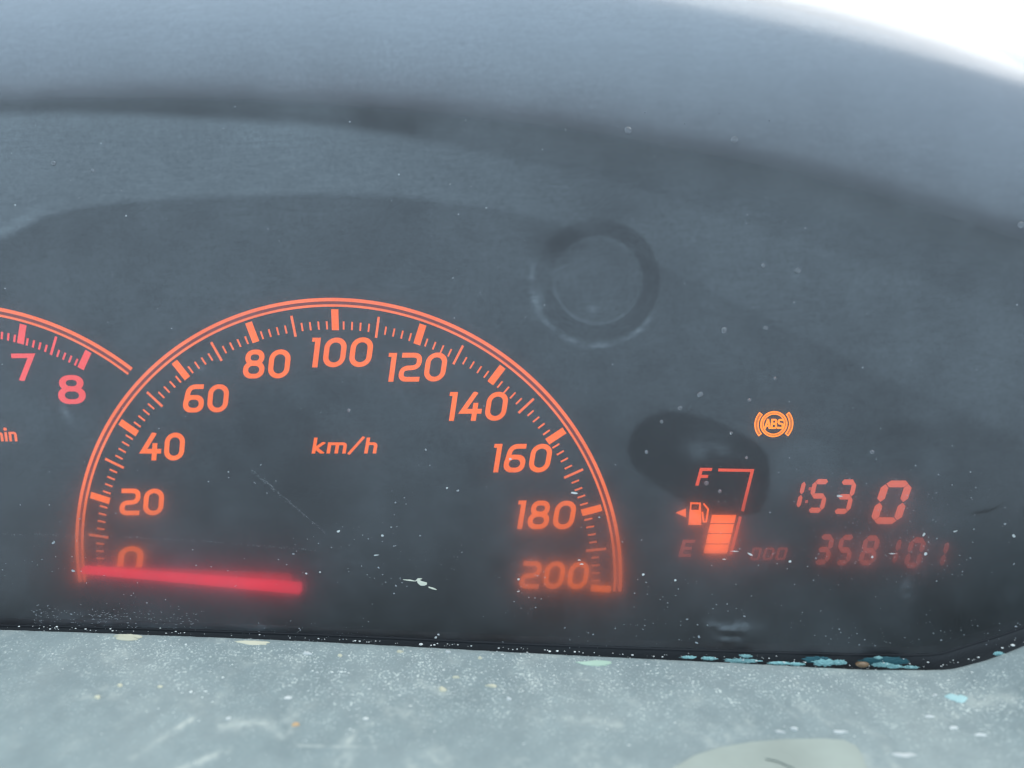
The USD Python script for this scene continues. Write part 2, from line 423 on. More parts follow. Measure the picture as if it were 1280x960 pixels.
# black gasket under the lens edge, running back and down into the gap
ug = np.linspace(ub[0], ub[1], 160)
vb = v_bottom(ug); wb = w_lens_plain(vb)
G = np.array([np.c_[ug, vb + 0.5, wb - 1.2], np.c_[ug, vb + 0.05, wb - 0.3], np.c_[ug, vb - 0.25, wb + 0.15], np.c_[ug, vb - 0.7, wb - 0.1], np.c_[ug, vb - 3, wb - 1.0], np.c_[ug, vb - 9, wb - 2.0]])
part('gasket', (G.reshape(-1, 3), grid_faces(G.shape[0], G.shape[1], True)), M_gasket, smooth=True)
# floor of the housing behind the gasket
fl = np.array([np.c_[ug, vb - 21.0, np.full_like(ug, -0.5)], np.c_[ug, vb - 0.6, wb - 0.4]])
part('housing_floor', (fl.reshape(-1, 3), grid_faces(2, len(ug), True)), M_gasket)

# ------------------------------------------------------------------ stroke lettering
S = 0.162                     # stroke width for a height of 1
H = S / 2


def fillet(pts, r, n=6):
    pts = [np.array(p, float) for p in pts]
    out = [pts[0]]
    for a, b, c in zip(pts, pts[1:], pts[2:]):
        d1, d2 = (a - b), (c - b)
        l1, l2 = np.linalg.norm(d1), np.linalg.norm(d2)
        k = min(r, l1 * 0.49, l2 * 0.49)
        p0, p1 = b + d1 / l1 * k, b + d2 / l2 * k
        for t in np.linspace(0, 1, n):
            out.append((1 - t) ** 2 * p0 + 2 * t * (1 - t) * b + t * t * p1)
    return out + [pts[-1]]


def stroke(pts, r=0.0, s=S):
    return LineString(fillet(pts, r) if r else pts).buffer(s / 2, cap_style=2, join_style=1 if r else 2, quad_segs=4)


def rbox(x0, y0, x1, y1, r):
    r = min(r, (x1 - x0) / 2 - 1e-3, (y1 - y0) / 2 - 1e-3)
    return box(x0 + r, y0 + r, x1 - r, y1 - r).buffer(r, quad_segs=7)


def ringbox(x0, y0, x1, y1, r, s=S):
    o = rbox(x0, y0, x1, y1, r)
    return o.difference(rbox(x0 + s, y0 + s, x1 - s, y1 - s, max(0.04, r - s * 0.75)))


GW = 0.70


def glyph(c):
    w = GW
    if c == '0':
        return ringbox(0, 0, w, 1, 0.345), w
    if c == '8':
        return unary_union([ringbox(0.04, 0.455, w - 0.04, 1, 0.26), ringbox(0, 0, w, 0.60, 0.28)]), w
    if c == '6':
        return unary_union([ringbox(0, 0, w, 0.62, 0.27), stroke([(w - 0.05, 1 - H), (0.16, 1 - H), (H, 0.3)], 0.30)]), w
    if c == '2':
        return stroke([(0.03, 1 - H), (w - H, 1 - H), (w - H, 0.50), (H, 0.46), (H, H), (w, H)], 0.20), w
    if c == '4':
        return unary_union([stroke([(0.46, 1.0), (0.10, 0.25 + H), (w + 0.03, 0.25 + H)], 0.0), stroke([(0.50, 0.62), (0.50, 0.0)])]).intersection(box(-0.2, 0, 1, 1)), w + 0.02
    if c == '1':
        return unary_union([stroke([(0.26, 0), (0.26, 1)]), stroke([(0.08, 1 - H * 0.8), (0.30, 1 - H * 0.8)], s=S * 0.8)]), 0.36
    if c == '7':
        return stroke([(0.0, 1 - H), (w - 0.06, 1 - H), (0.24, 0)]).intersection(box(-1, 0, 2, 1)), w
    if c == '/':
        return stroke([(0, -0.05), (0.62, 1.05)], s=0.15), 0.62
    if c == 'k':
        return unary_union([stroke([(H, 0), (H, 1)]), stroke([(0.55, 0.72), (0.16, 0.34), (0.56, -0.02)]).intersection(box(-1, 0, 2, 0.72))]), 0.58
    if c == 'm':
        return unary_union([stroke([(H, 0), (H, 0.70)]), stroke([(H, 0.70 - H), (0.86, 0.70 - H), (0.86, 0)], 0.16), stroke([(0.475, 0), (0.475, 0.66)])]), 0.86 + H
    if c == 'n':
        return unary_union([stroke([(H, 0), (H, 0.72)]), stroke([(H, 0.72 - H), (0.50, 0.72 - H), (0.50, 0)], 0.16)]), 0.50 + H
    if c == 'h':
        return unary_union([stroke([(H, 0), (H, 1)]), stroke([(H, 0.70 - H), (0.50, 0.70 - H), (0.50, 0)], 0.16)]), 0.50 + H
    if c == 'i':
        return unary_union([stroke([(H, 0), (H, 0.70)]), Point(H, 0.93).buffer(0.12)]), S
    if c == 'r':
        return unary_union([stroke([(H, 0), (H, 0.72)]), stroke([(H, 0.72 - H), (0.42, 0.72 - H)])]), 0.42
    if c == 'A':
        return unary_union([stroke([(0.09, 0), (0.36, 1.0), (0.63, 0)], s=0.2), stroke([(0.2, 0.3), (0.52, 0.3)], s=0.15)]).intersection(box(-1, 0, 2, 1)), 0.72
    if c == 'B':
        return unary_union([ringbox(0, 0.44, 0.58, 1, 0.18, 0.17), ringbox(0, 0, 0.62, 0.58, 0.2, 0.17), box(0, 0, 0.2, 1)]), 0.62
    if c == 'S':
        return stroke([(0.60, 0.86), (0.12, 0.91), (0.09, 0.55), (0.52, 0.48), (0.54, 0.09), (0.0, 0.12)], 0.16, 0.19), 0.62
    if c == 'F':
        return unary_union([stroke([(H, 0), (H, 1)]), stroke([(H, 1 - H), (0.62, 1 - H)]), stroke([(H, 0.52), (0.52, 0.52)])]), 0.62
    if c == 'E':
        return unary_union([stroke([(H, 0), (H, 1)]), stroke([(0, 1 - H), (0.62, 1 - H)]), stroke([(0, 0.5), (0.55, 0.5)]), stroke([(0, H), (0.62, H)])]), 0.62
    if c == 'O':
        return ringbox(0, 0, w, 1, 0.14), w
    if c == 'D':
        return ringbox(0, 0, w, 1, 0.22), w
    raise KeyError(c)


def word(text, gap=0.13, shear=0.17):
    out, x = [], 0.0
    for c in text:
        g, w = glyph(c)
        out.append(affinity.translate(g, x, 0)); x += w + gap
    return affinity.affine_transform(unary_union(out), [1, shear, 0, 1, 0, 0])


W_SIGN = 0.25


def fit(shape, x0, y0, x1, y1, w=W_SIGN):
    """Scales and moves a flat shape to the place on the dial face whose edges the photograph shows at x0, y0, x1, y1."""
    xm, ym = (x0 + x1) / 2, (y0 + y1) / 2
    l, r, t, b = at(x0, ym, w), at(x1, ym, w), at(xm, y0, w), at(xm, y1, w)
    c = at(xm, ym, w)
    bx0, by0, bx1, by1 = shape.bounds
    sx, sy = (r[0] - l[0]) / (bx1 - bx0), (t[1] - b[1]) / (by1 - by0)
    return affinity.affine_transform(shape, [sx, 0, 0, sy, c[0] - sx * (bx0 + bx1) / 2, c[1] - sy * (by0 + by1) / 2])


def quad(pts, w=W_SIGN):
    return Polygon([at(x, y, w)[:2] for x, y in pts])


def line(pts, width, w=W_SIGN, cap=2, join=2):
    return LineString([at(x, y, w)[:2] for x, y in pts]).buffer(width / 2, cap_style=cap, join_style=join)


TH = 0.12


def sign(name, shape, mat, parent, w=0.18, label=None):
    return part(name, extr(shape, w, TH), mat, parent, label=label)


# ------------------------------------------------------------------ dials
def polar(c, r, deg):
    a = math.radians(deg)
    return (c[0] + r * math.cos(a), c[1] + r * math.sin(a))


def arc_band(c, r0, r1, a0, a1, n=160):
    t = np.linspace(a0, a1, n)
    return Polygon([polar(c, r1, a) for a in t] + [polar(c, r0, a) for a in t[::-1]])


def tick(c, r0, r1, deg, width):
    p = [polar(c, r0, deg), polar(c, r1, deg)]
    return LineString(p).buffer(width / 2, cap_style=2)


SP = xform('speedometer', CL)
C0 = (0.0, 0.0)
SPAN = 182.58
sign('scale_ring', arc_band(C0, 53.40, 54.03, 182, -3), M_ring, SP)
sign('scale_ring', arc_band(C0, 52.42, 52.86, 182, -3), M_ring, SP)
sign('ring_gap', arc_band(C0, 52.86, 53.40, 182, -3), M_ringdim, SP, w=0.16)
for i in range(0, 101):
    v = i * 2
    deg = 180 - SPAN * v / 200
    if v % 20 == 0:
        if v > 0:
            sign('major_tick', tick(C0, 48.1, 51.95, deg, 1.30), M_num, SP)
    elif v % 10 == 0:
        sign('medium_tick', tick(C0, 47.4, 51.3, deg, 0.43), M_ring, SP)
    elif v > 0:
        sign('minor_tick', tick(C0, 48.25, 49.75, deg, 0.29), M_ring, SP)
for t, b in (('0', (146, 683, 180, 717)), ('20', (148.5, 611, 205.5, 644)), ('40', (173, 541, 231.5, 575.5)), ('60', (228, 480.5, 286.5, 515.5)),
             ('80', (303, 437, 363.5, 473)), ('100', (389, 422, 466.5, 459)), ('120', (484.5, 441, 559, 477)), ('140', (560.5, 490, 635, 526)),
             ('160', (616, 555, 690, 590.5)), ('180', (646, 626, 720, 661.5)), ('200', (649, 702, 736.5, 736))):
    sign('numeral', fit(word(t), *b), M_num, SP)
sign('unit_text', fit(word('km/h', 0.15, 0.17), 389, 545.5, 471.5, 568.5), M_num, SP)

# needle: a raised lit bar with a dimmer upper face behind it
NW = 3.0
n0, n1_, n2_, n3_ = at(101, 710, NW), at(375, 731, NW), at(375, 743, NW), at(101, 717, NW)
nb = Polygon([n0[:2], n1_[:2], n2_[:2], n3_[:2]]).buffer(-0.3).buffer(0.3, quad_segs=4)
part('needle', extr(nb, NW - 1.2, 1.2), M_needle, CL, label='glowing pink-red speedometer needle resting below zero')
nd = Polygon([at(x, y, 1.4)[:2] for x, y in ((125, 708.5), (362, 718), (365, 730), (125, 713))])
part('needle_spine', extr(nd, 0.9, 0.6), M_needle2, CL)

TA = xform('tachometer', CL)
CT = (-73.08, -0.53)
sign('scale_ring', arc_band(CT, 53.85, 54.5, 110, 50.2, 90), M_ring, TA)
sign('scale_ring', arc_band(CT, 52.8, 53.25, 110, 50.2, 90), M_ring, TA)
sign('ring_gap', arc_band(CT, 53.25, 53.85, 110, 50.2, 90), M_ringdim, TA, w=0.16)
for i in range(0, 26):
    deg = 59.41 + 14.44 * i / 10
    if i % 10 == 0:
        sign('major_tick', tick(CT, 48.6, 52.35, deg, 1.25), M_tach, TA)
    elif i % 5 == 0:
        sign('medium_tick', tick(CT, 48.5, 52.2, deg, 0.42), M_tach, TA)
    else:
        sign('minor_tick', tick(CT, 48.6, 50.0, deg, 0.32), M_tach, TA)
sign('numeral', fit(word('7', shear=0.02), 16, 442, 46, 476), M_tach, TA)
sign('numeral', fit(word('8', shear=0.05), 72, 469, 106, 505), M_tach, TA)
sign('unit_text', fit(word('r/min', 0.16, 0.0), -34, 534, 20.5, 553), M_ring, TA)

# ------------------------------------------------------------------ ABS lamp
AB = xform('warning_light', CL)
ca = at(967.3, 530.2, W_SIGN)[:2]
K = (at(977, 530, W_SIGN)[0] - at(957, 530, W_SIGN)[0]) / 20
disc = lambda r: Point(*ca).buffer(r * K, quad_segs=20)


def outline(shape, o):
    return shape.difference(shape.buffer(-o * K))


sign('ring', disc(17.0).difference(disc(15.2)).union(disc(13.9).difference(disc(12.5))), M_amber, AB)
for sgn in (0, 180):
    br = arc_band(ca, 19.0 * K, 24.3 * K, sgn - 41, sgn + 41, 30)
    sign('bracket', outline(br, 1.35), M_amber, AB)
    sign('bracket_glow', br.buffer(-1.35 * K), M_amberdim, AB, w=0.15)
for c_, (x0, x1) in zip('ABS', ((955.2, 963.5), (963.3, 971.3), (971.3, 980.2))):
    sign('letter', fit(affinity.affine_transform(glyph(c_)[0], [1, 0.05, 0, 1, 0, 0]), x0, 523.6, x1, 536.2), M_amber, AB)
sign('ring_glow', disc(15.2).difference(disc(13.9)), M_amberdim, AB, w=0.15)

# ------------------------------------------------------------------ fuel gauge
FU = xform('fuel_gauge', CL)
sign('letter', fit(word('F', shear=0.22), 869.5, 585, 890, 607), M_fueldim, FU)
sign('letter', fit(word('E', shear=0.22), 848, 675, 869, 696), M_lcddim, FU)
sign('outline', line([(898, 587.5), (940.5, 588.2), (928, 639)], 0.52), M_fueldim, FU)
sign('outline', line([(925.5, 646), (913.5, 693)], 0.5), M_fueldim, FU)


def barpt(y, side):
    t = (y - 643.6) / (691 - 643.6)
    return (890.2 - 10.5 * t, y) if side == 0 else (920.4 - 11.6 * t, y)


for y0, y1 in ((643.8, 653.8), (655.4, 666.2), (667.8, 679.2), (680.8, 691.5)):
    sign('level_bar', quad([barpt(y0, 0), barpt(y0, 1), barpt(y1, 1), barpt(y1, 0)]), M_fuel, FU)
pump = quad([(863, 628), (876, 628.3), (876.6, 656), (860.5, 656)])
pump = pump.difference(quad([(864.5, 630), (874, 630.2), (873.5, 637.5), (864, 637.5)]))
sign('pump_symbol', pump, M_fuel, FU)
sign('pump_hose', line([(879.5, 629.5), (885.3, 636.5), (882.8, 652), (879.5, 652), (878, 640)], 0.32, join=1), M_fuel, FU)
sign('arrow', quad([(844.5, 641), (857.4, 635.8), (857.4, 646.6)]), M_fuel, FU)

# ------------------------------------------------------------------ seven-segment displays
def segments(code, sw=0.15, g=0.012):
    """Hexagonal segments of a digit one unit high, 0.62 wide."""
    w, h = 0.62, 1.0
    a = sw / 2

    def hor(y, up=True):
        return Polygon([(a + g, y), (sw + g, y + a), (w - sw - g, y + a), (w - a - g, y), (w - sw - g, y - a), (sw + g, y - a)])

    def ver(x, y0, y1):
        return Polygon([(x, y0 + g), (x + a, y0 + a + g), (x + a, y1 - a - g), (x, y1 - g), (x - a, y1 - a - g), (x - a, y0 + a + g)])

    seg = {'a': hor(h - a), 'g': hor(h / 2), 'd': hor(a), 'f': ver(a, h / 2, h - a), 'b': ver(w - a, h / 2, h - a), 'e': ver(a, a, h / 2), 'c': ver(w - a, a, h / 2)}
    return [seg[k] for k in code]


CODE = {'0': 'abcdef', '1': 'bc', '3': 'abgcd', '5': 'afgcd', '8': 'abcdefg'}


def seg_digit(name, ch, bx, mat, sw=0.15, shear=0.22, full=True):
    p = xform(name, CL)
    segs = [affinity.affine_transform(s, [1, shear, 0, 1, 0, 0]) for s in segments(CODE[ch], sw)]
    x0, y0, x1, y1 = bx
    frame = affinity.affine_transform(box(0, 0, 0.62, 1), [1, shear, 0, 1, 0, 0])
    allb = frame.bounds
    xm, ym = (x0 + x1) / 2, (y0 + y1) / 2
    l, r, t, b, c = at(x0, ym, .25), at(x1, ym, .25), at(xm, y0, .25), at(xm, y1, .25), at(xm, ym, .25)
    sx, sy = (r[0] - l[0]) / (allb[2] - allb[0]), (t[1] - b[1]) / (allb[3] - allb[1])
    for s in segs:
        sign('segment', affinity.affine_transform(s, [sx, 0, 0, sy, c[0] - sx * (allb[0] + allb[2]) / 2, c[1] - sy * (allb[1] + allb[3]) / 2]), mat, p)
    return p


seg_digit('clock_digit', '1', (980, 599, 1007.5, 637.5), M_lcd)
CO = xform('clock_colon', CL)
for x, y in ((1012.6, 611), (1008.2, 627)):
    sign('dot', quad([(x - 1.3, y - 1.8), (x + 1.9, y - 1.8), (x + 1.3, y + 1.8), (x - 1.9, y + 1.8)]), M_lcddim, CO)
seg_digit('clock_digit', '5', (1008.5, 599, 1037.5, 641), M_lcd)
seg_digit('clock_digit', '3', (1041, 599.5, 1070.5, 642.5), M_lcd)
seg_digit('gear_digit', '0', (1088.5, 601, 1140, 655), M_lcd, sw=0.15)
for ch, bx in zip('358101', ((1016.5, 668, 1043, 706), (1043.5, 668.5, 1069, 706.5), (1073, 669.5, 1100, 707), (1100.5, 670.5, 1127.5, 708), (1130, 672, 1157.5, 710), (1160, 674, 1187, 711))):
    seg_digit('odometer_digit', ch, bx, M_lcdfaint if bx[0] > 1100 else M_lcddim, sw=0.17)
for ch, (x0, x1) in zip('ODO', ((938, 952), (953.5, 968), (969.5, 984.5))):
    sign('odometer_letter', fit(affinity.affine_transform(glyph(ch)[0], [1, 0.2, 0, 1, 0, 0]), x0, 684.5, x1, 700), M_lcdfaint, CL)

# ------------------------------------------------------------------ dashboard ledge in front of the lens
eb = np.array([at(px, py, 26.3) for px, py in ledge_px])
v_edge = PchipInterpolator(eb[:, 0], eb[:, 1])
eb_lim = (eb[0, 0], eb[-1, 0])


def ledge_v(u, w):
    """Height of the ledge's skin (v) at u and distance w from the face."""
    ve = v_edge(np.clip(u, *eb_lim))
    return ve - math.tan(TILT) * (w - 26.3) - 0.0012 * (w - 26.3) ** 2 * 0.15


ule = np.r_[np.linspace(eb_lim[0], -76, 30)[:-1], np.linspace(-76, 146, 760), np.linspace(146, eb_lim[1], 30)[1:]]
s_ = np.r_[np.linspace(0, 0.55, 240) ** 1.15, np.linspace(0.56, 1, 30)]
wl = 26.3 + s_ * 110
UL, WL = np.meshgrid(ule, wl)
VL = ledge_v(UL, WL)
q = np.stack([UL, WL, np.zeros_like(UL)], -1)
VL = VL + 0.10 * (meshkit.fbm(q * 0.9, 4, 11) - 0.5) + 0.35 * (meshkit.fbm(q * 0.07, 3, 12) - 0.5) * np.clip((WL - 26.3) / 8, 0, 1)
VL = VL - 0.5 * np.exp(-((WL - 26.3) / 0.45))       # rounded back edge
back = [np.stack([ule, VL[0] - d, np.full_like(ule, 26.3 - b)], -1) for d, b in ((9.0, 0.8), (3.0, 0.4), (0.5, 0.12))]
LG = np.concatenate([np.array(back), np.stack([UL, VL, WL], -1)], 0)
gx, gy = seen(np.stack([UL, VL, WL], -1))
gn = lambda f, sd, k=1.0: meshkit.fbm(np.stack([UL * f * k, WL * f, 0 * UL], -1), 4, sd)
edge_d = WL - 26.3
grime = 0.10 + 0.45 * np.exp(-((edge_d - 7) / 9.0) ** 2)
for (x, y, a, b, k) in [(430, 835, 150, 30, .6), (640, 860, 120, 22, .6), (1000, 850, 180, 16, .35), (250, 815, 200, 14, .5), (1240, 885, 50, 16, .6)]:
    grime += k * np.exp(-(((gx - x) / a) ** 2 + ((gy - y) / b) ** 2))
grime *= np.clip(1.6 * gn(0.12, 31) + 0.2, 0, 2) * np.clip(2.2 * gn(0.6, 32) - 0.1, 0.1, 2)
smear = np.zeros_like(grime)


def streak(p0, p1, wd, k):
    global smear
    p0, p1 = np.array(p0, float), np.array(p1, float)
    d = p1 - p0; l = np.hypot(*d); d /= l
    t = (gx - p0[0]) * d[0] + (gy - p0[1]) * d[1]; n = (gx - p0[0]) * -d[1] + (gy - p0[1]) * d[0]
    smear += k * np.exp(-((n + 5 * (gn(0.2, 37) - 0.5)) / wd) ** 2) * sstep(-4, 6, t) * (1 - sstep(l - 6, l + 4, t)) * np.clip(2.4 * gn(0.9, 38) - 0.4, 0, 1.5)


for st in [((215, 965), (290, 935), 4, .8), ((160, 950), (243, 896), 4, .35), ((215, 918), (242, 896), 3, .5), ((370, 933), (460, 934), 1.6, .5), ((433, 930), (447, 914), 2.5, .5),
           ((462, 918), (470, 938), 1.8, .4), ((270, 905), (345, 905), 8, .6), ((0, 795), (22, 783), 4, .5), ((1000, 875), (1110, 925), 3, .22), ((960, 870), (1000, 900), 2.5, .18), ((1105, 930), (1122, 965), 4, .3), ((1208, 876), (1275, 876), 9, .45),
           ((700, 900), (780, 905), 6, .4), ((520, 852), (560, 868), 6, .4), ((850, 880), (880, 870), 8, .35)]:
    streak(*st)
smear += 0.55 * sstep(0.55, 0.85, gn(0.22, 41)) * np.clip(2.0 * gn(1.1, 42) - 0.5, 0, 1)
ext = len(back)
LM = (LG.reshape(-1, 3), grid_faces(LG.shape[0], LG.shape[1], True))
ledge = lone('dashboard', LM, M_ledge, 'dusty speckled grey dashboard ledge below the lens of the instrument cluster', 'dashboard', smooth=True)
for nm, arr in (('grime', grime), ('smear', smear)):
    arr = np.vstack([np.repeat(arr[:1] * 0.3, ext, 0), np.clip(arr, 0, 1.0 if nm == 'smear' else 2.0)])
    UsdGeom.PrimvarsAPI(ledge).CreatePrimvar(nm, Sdf.ValueTypeNames.FloatArray, 'vertex').Set(Vt.FloatArray.FromNumpy(arr.ravel().astype(np.float32)))


def on_ledge(px, py):
    """Point of the ledge seen at a measured spot of the photograph."""
    d = RM.T @ np.array([(px - 640) / FPX, (py - 480) / FPX, 1.0])
    lo, hi = 20.0, 125.0
    for _ in range(60):
        m = (lo + hi) / 2
        p = CAM + (m - CAM[2]) / d[2] * d
        if p[1] < ledge_v(p[0], m):
            lo = m
        else:
            hi = m
    return p


NL_V = np.array([0, cB, sB])       # up from the ledge, in the face frame
NL_V = np.array([0.0, math.cos(TILT), math.sin(TILT)])
TW = np.array([0.0, -math.sin(TILT), math.cos(TILT)])   # along the ledge towards the viewer


def flake_on_ledge(cx, cy, outline_px, t, seed, jag=0.10, n=26):
    """A thin ragged flake lying on the ledge, its outline measured in the photograph as half-widths (dx, dy)."""
    r = np.random.default_rng(seed)
    c = on_ledge(cx, cy)
    a = np.linspace(0, 2 * math.pi, n, endpoint=False)
    k = 1 + jag * r.standard_normal(n) + 0.18 * np.sin(2 * a + r.uniform(0, 6)) + 0.12 * np.sin(3 * a + r.uniform(0, 6))
    ex, ey = outline_px
    pr = on_ledge(cx + ex, cy); pn = on_ledge(cx, cy + ey)
    hx, hw = abs(pr[0] - c[0]), abs(pn[2] - c[2])
    uu, wv = c[0] + hx * k * np.cos(a), c[2] + hw * k * np.sin(a)
    rim = np.c_[uu, ledge_v(uu, wv) + 0.06, wv]
    inner = np.c_[c[0] + (uu - c[0]) * 0.72, ledge_v(uu, wv) + t * (0.75 + 0.5 * r.random(n)), c[2] + (wv - c[2]) * 0.72]
    low = rim - [0, 0.35, 0]
    mid = np.array([[c[0], ledge_v(c[0], c[2]) + t, c[2]]])
    v = np.vstack([low, rim, inner, mid])
    i = np.arange(n); j = (i + 1) % n
    f = np.vstack([np.c_[i, j, j + n], np.c_[i, j + n, i + n], np.c_[i + n, j + n, j + 2 * n], np.c_[i + n, j + 2 * n, i + 2 * n], np.c_[i + 2 * n, j + 2 * n, np.full(n, 3 * n)]])
    return trimesh.Trimesh(v, f[:, ::-1], process=False)


# pale patch with a rounded corner, at the front of the ledge
pp = [(845, 960), (868, 946), (900, 936), (940, 929), (985, 925.5), (1030, 925), (1055, 927), (1070, 934), (1078, 946), (1088, 975), (1100, 1010), (840, 1010), (790, 985)]
pts3 = np.array([on_ledge(*q_) for q_ in pp])
patch = Polygon(pts3[:, [0, 2]]).buffer(0.8).buffer(-0.8)
slit = LineString([on_ledge(x, y)[[0, 2]] for x, y in ((958, 951), (972, 954), (990, 962), (1010, 975))]).buffer(0.16)
patch = patch.difference(slit)
tm = trimesh.creation.extrude_polygon(patch, 0.25, engine='earcut')
pv = np.array(tm.vertices)
tm2 = trimesh.Trimesh(np.c_[pv[:, 0], ledge_v(pv[:, 0], pv[:, 1]) + pv[:, 2] - 0.02, pv[:, 1]], tm.faces[:, ::-1], process=False)
lone('residue_patch', tm2, M_pale, 'pale greenish patch with a rounded corner and dark scratch at the front of the ledge', 'patch')

LANDMARKS = [(418, 400, 'the topmost tick'), (333, 455, 'the figure eighty'), (257, 498, 'the figure sixty'), (202, 558, 'the figure forty'), (177, 628, 'the figure twenty'), (430, 556, 'the km/h text'), (522, 459, 'the figure one-twenty'),
             (598, 508, 'the figure one-forty'), (653, 572, 'the figure one-sixty'), (683, 644, 'the figure one-eighty'), (692, 720, 'the figure two-hundred'), (375, 737, 'the needle tip'), (240, 725, 'the needle'), (527, 728, 'the cream scrap'), (747, 352, 'the ring-shaped mark'),
             (967, 530, 'the ABS lamp'), (850, 560, 'the dark oval stain'), (879, 596, 'the letter F'), (870, 642, 'the fuel pump symbol'), (905, 668, 'the fuel bars'), (860, 686, 'the letter E'), (961, 692, 'the small ODO letters'), (1020, 620, 'the clock'), (1115, 628, 'the large digit D'),
             (1040, 688, "the odometer's left half"), (1140, 690, "the odometer's right half"), (1196, 873, 'the lone turquoise flake'), (1078, 831, 'the brown pebble'), (960, 945, 'the pale patch'), (160, 797, 'the cream paint smear'), (318, 803, 'the long cream smear'), (370, 907, 'the orange crumb'),
             (745, 829, 'the green smear'), (89, 487, 'the red figure eight'), (31, 459, 'the red figure seven'), (1280, 285, "the dark arc's right end"), (780, 160, 'the dark arc'), (1000, 205, "the dark arc's right slope"), (100, 150, "the dark arc's left end")]
taken = set()


def where(x, y):
    """Words for a spot: the nearest landmark of the photograph and the side of it, never the same words twice."""
    for d_, (a, b, nm) in sorted((math.hypot(x - a, y - b), (a, b, nm)) for a, b, nm in LANDMARKS):
        dx, dy = x - a, y - b
        if abs(dx) > 2 * abs(dy):
            side = 'right of' if dx > 0 else 'left of'
        elif abs(dy) > 2 * abs(dx):
            side = 'below' if dy > 0 else 'above'
        else:
            side = ('below and ' if dy > 0 else 'above and ') + ('right of' if dx > 0 else 'left of')
        how = 'just ' if d_ < 45 else 'well ' if d_ > 120 else ''
        t = how + side + ' ' + nm
        if t not in taken:
            taken.add(t)
            return t


# larger flakes and smears one can point to
lone('paint_smear', flake_on_ledge(160, 797, (19, 3.2), 0.25, 21), M_cream, 'cream paint smear at the back edge of the ledge, below the needle\'s left end', 'paint smear')
lone('paint_smear', flake_on_ledge(318, 803.5, (24, 2.2), 0.12, 22), M_cream, 'long thin cream paint smear at the lens edge, below the needle\'s right end', 'paint smear')
lone('paint_smear', flake_on_ledge(745, 829, (22, 3.0), 0.06, 23), flat('green_paint', (0.34, 0.46, 0.36)), 'faint green smear on the ledge below the figure 200', 'paint smear')
lone('paint_flake', flake_on_ledge(1196, 873, (11, 5.5), 0.22, 24), flat('pale_turquoise_paint', (0.36, 0.54, 0.53)), 'pale turquoise flake lying alone on the right of the ledge', 'paint flake')
lone('crumb', flake_on_ledge(370, 907, (5, 1.8), 0.35, 25), M_orange, 'orange crumb on the front of the ledge, left of the middle', 'crumb')
for i, (x, y, a, b) in enumerate([(200, 859, 5, 2.5), (122, 872, 7, 2.5), (286, 899, 5, 3), (150, 857, 5, 3), (553, 862, 8, 4), (636, 874, 5, 2.5), (570, 847, 8, 1.6), (615, 858, 12, 2.4), (384, 817, 10, 2.2), (425, 820, 5, 2), (500, 815, 9, 1.6), (560, 815, 5, 1.8), (600, 823, 5, 1.5)]):
    lone('crumb', flake_on_ledge(x, y, (a * 0.6, b * 0.6), 0.22, 40 + i), (M_cream, M_tan, M_white)[i % 3] if i % 3 != 1 else M_cream, 'small pale crumb on the ledge ' + where(x, y), 'crumb', 'pale crumbs on the dashboard ledge')
for i, (x, y, a, b) in enumerate([(1131, 944, 17, 3), (975, 915, 7, 1.6), (993, 911, 5, 2), (1050, 915, 10, 1.8), (1192, 910, 7, 2.4), (1226, 919, 8, 2.4), (1169, 869, 4, 1.4), (1162, 896, 9, 1.4), (360, 873, 6, 3.2)]):
    lone('flake', flake_on_ledge(x, y, (a * 0.8, b * 0.8), 0.15, 60 + i), M_white, 'thin whitish flake on the ledge ' + where(x, y), 'flake', 'whitish flakes on the dashboard ledge')

# turquoise scraps in the gap under the lens
teal = [(861, 821.5, 8, 1.4), (886, 823, 8, 2.2), (928, 826, 17, 3.2), (932, 820, 6, 2.5), (975, 829, 12, 2.4), (995, 830, 9, 2.0), (1030, 828.5, 11, 5.0), (1048, 828, 8, 4.0), (1102, 831, 10, 3.5), (1118, 833, 9, 2.5), (1138, 834, 8, 2), (1098, 822, 4, 1.8), (1248, 817, 5, 3.2)]
def scrap(x, y, a, b, i, thick=0.30, w=26.0, amp=1.0):
    """A ragged lump, half-widths a and b measured in the photograph."""
    sx_ = at(x + a, y, w)[0] - at(x, y, w)[0]; sy_ = at(x, y - b, w)[1] - at(x, y, w)[1]
    m = trimesh.creation.icosphere(4, 1.0)
    q_ = np.array(m.vertices)
    k_ = 0.45 + 0.5 * meshkit.fbm(q_ * [2.6, 1.6, 1.6] + i * 9.3, 3, 5) + amp * 1.5 * (meshkit.fbm(q_ * [7.0, 3.5, 3.0] + i * 5.1, 3, 6) - 0.45)
    m.vertices = q_ * [sx_ * 1.3, sy_ * 0.85, thick] * np.clip(k_, 0.12, None)[:, None] + at(x, y, w)
    return m


for i, (x, y, a, b) in enumerate(teal):
    lone('turquoise_scrap', scrap(x, y, a, b, i), M_teal, 'turquoise scrap in the gap ' + where(x, y), 'paint scrap', 'turquoise scraps in the gap under the lens', smooth=True)
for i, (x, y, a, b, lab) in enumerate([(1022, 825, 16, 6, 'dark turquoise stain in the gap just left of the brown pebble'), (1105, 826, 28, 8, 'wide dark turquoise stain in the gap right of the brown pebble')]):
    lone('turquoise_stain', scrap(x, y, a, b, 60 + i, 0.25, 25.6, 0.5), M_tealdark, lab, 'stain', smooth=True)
m = trimesh.creation.icosphere(3, 1.0)
vv_ = np.array(m.vertices); vv_ = vv_ * (0.85 + 0.3 * meshkit.fbm(vv_ * 2.0, 3, 4))[:, None] * [1.05, 0.42, 0.5]
m.vertices = vv_ + at(1078, 830.5, 26.2)
lone('pebble', m, M_brown, 'small brown pebble wedged in the gap between two turquoise scraps', 'pebble', smooth=True)

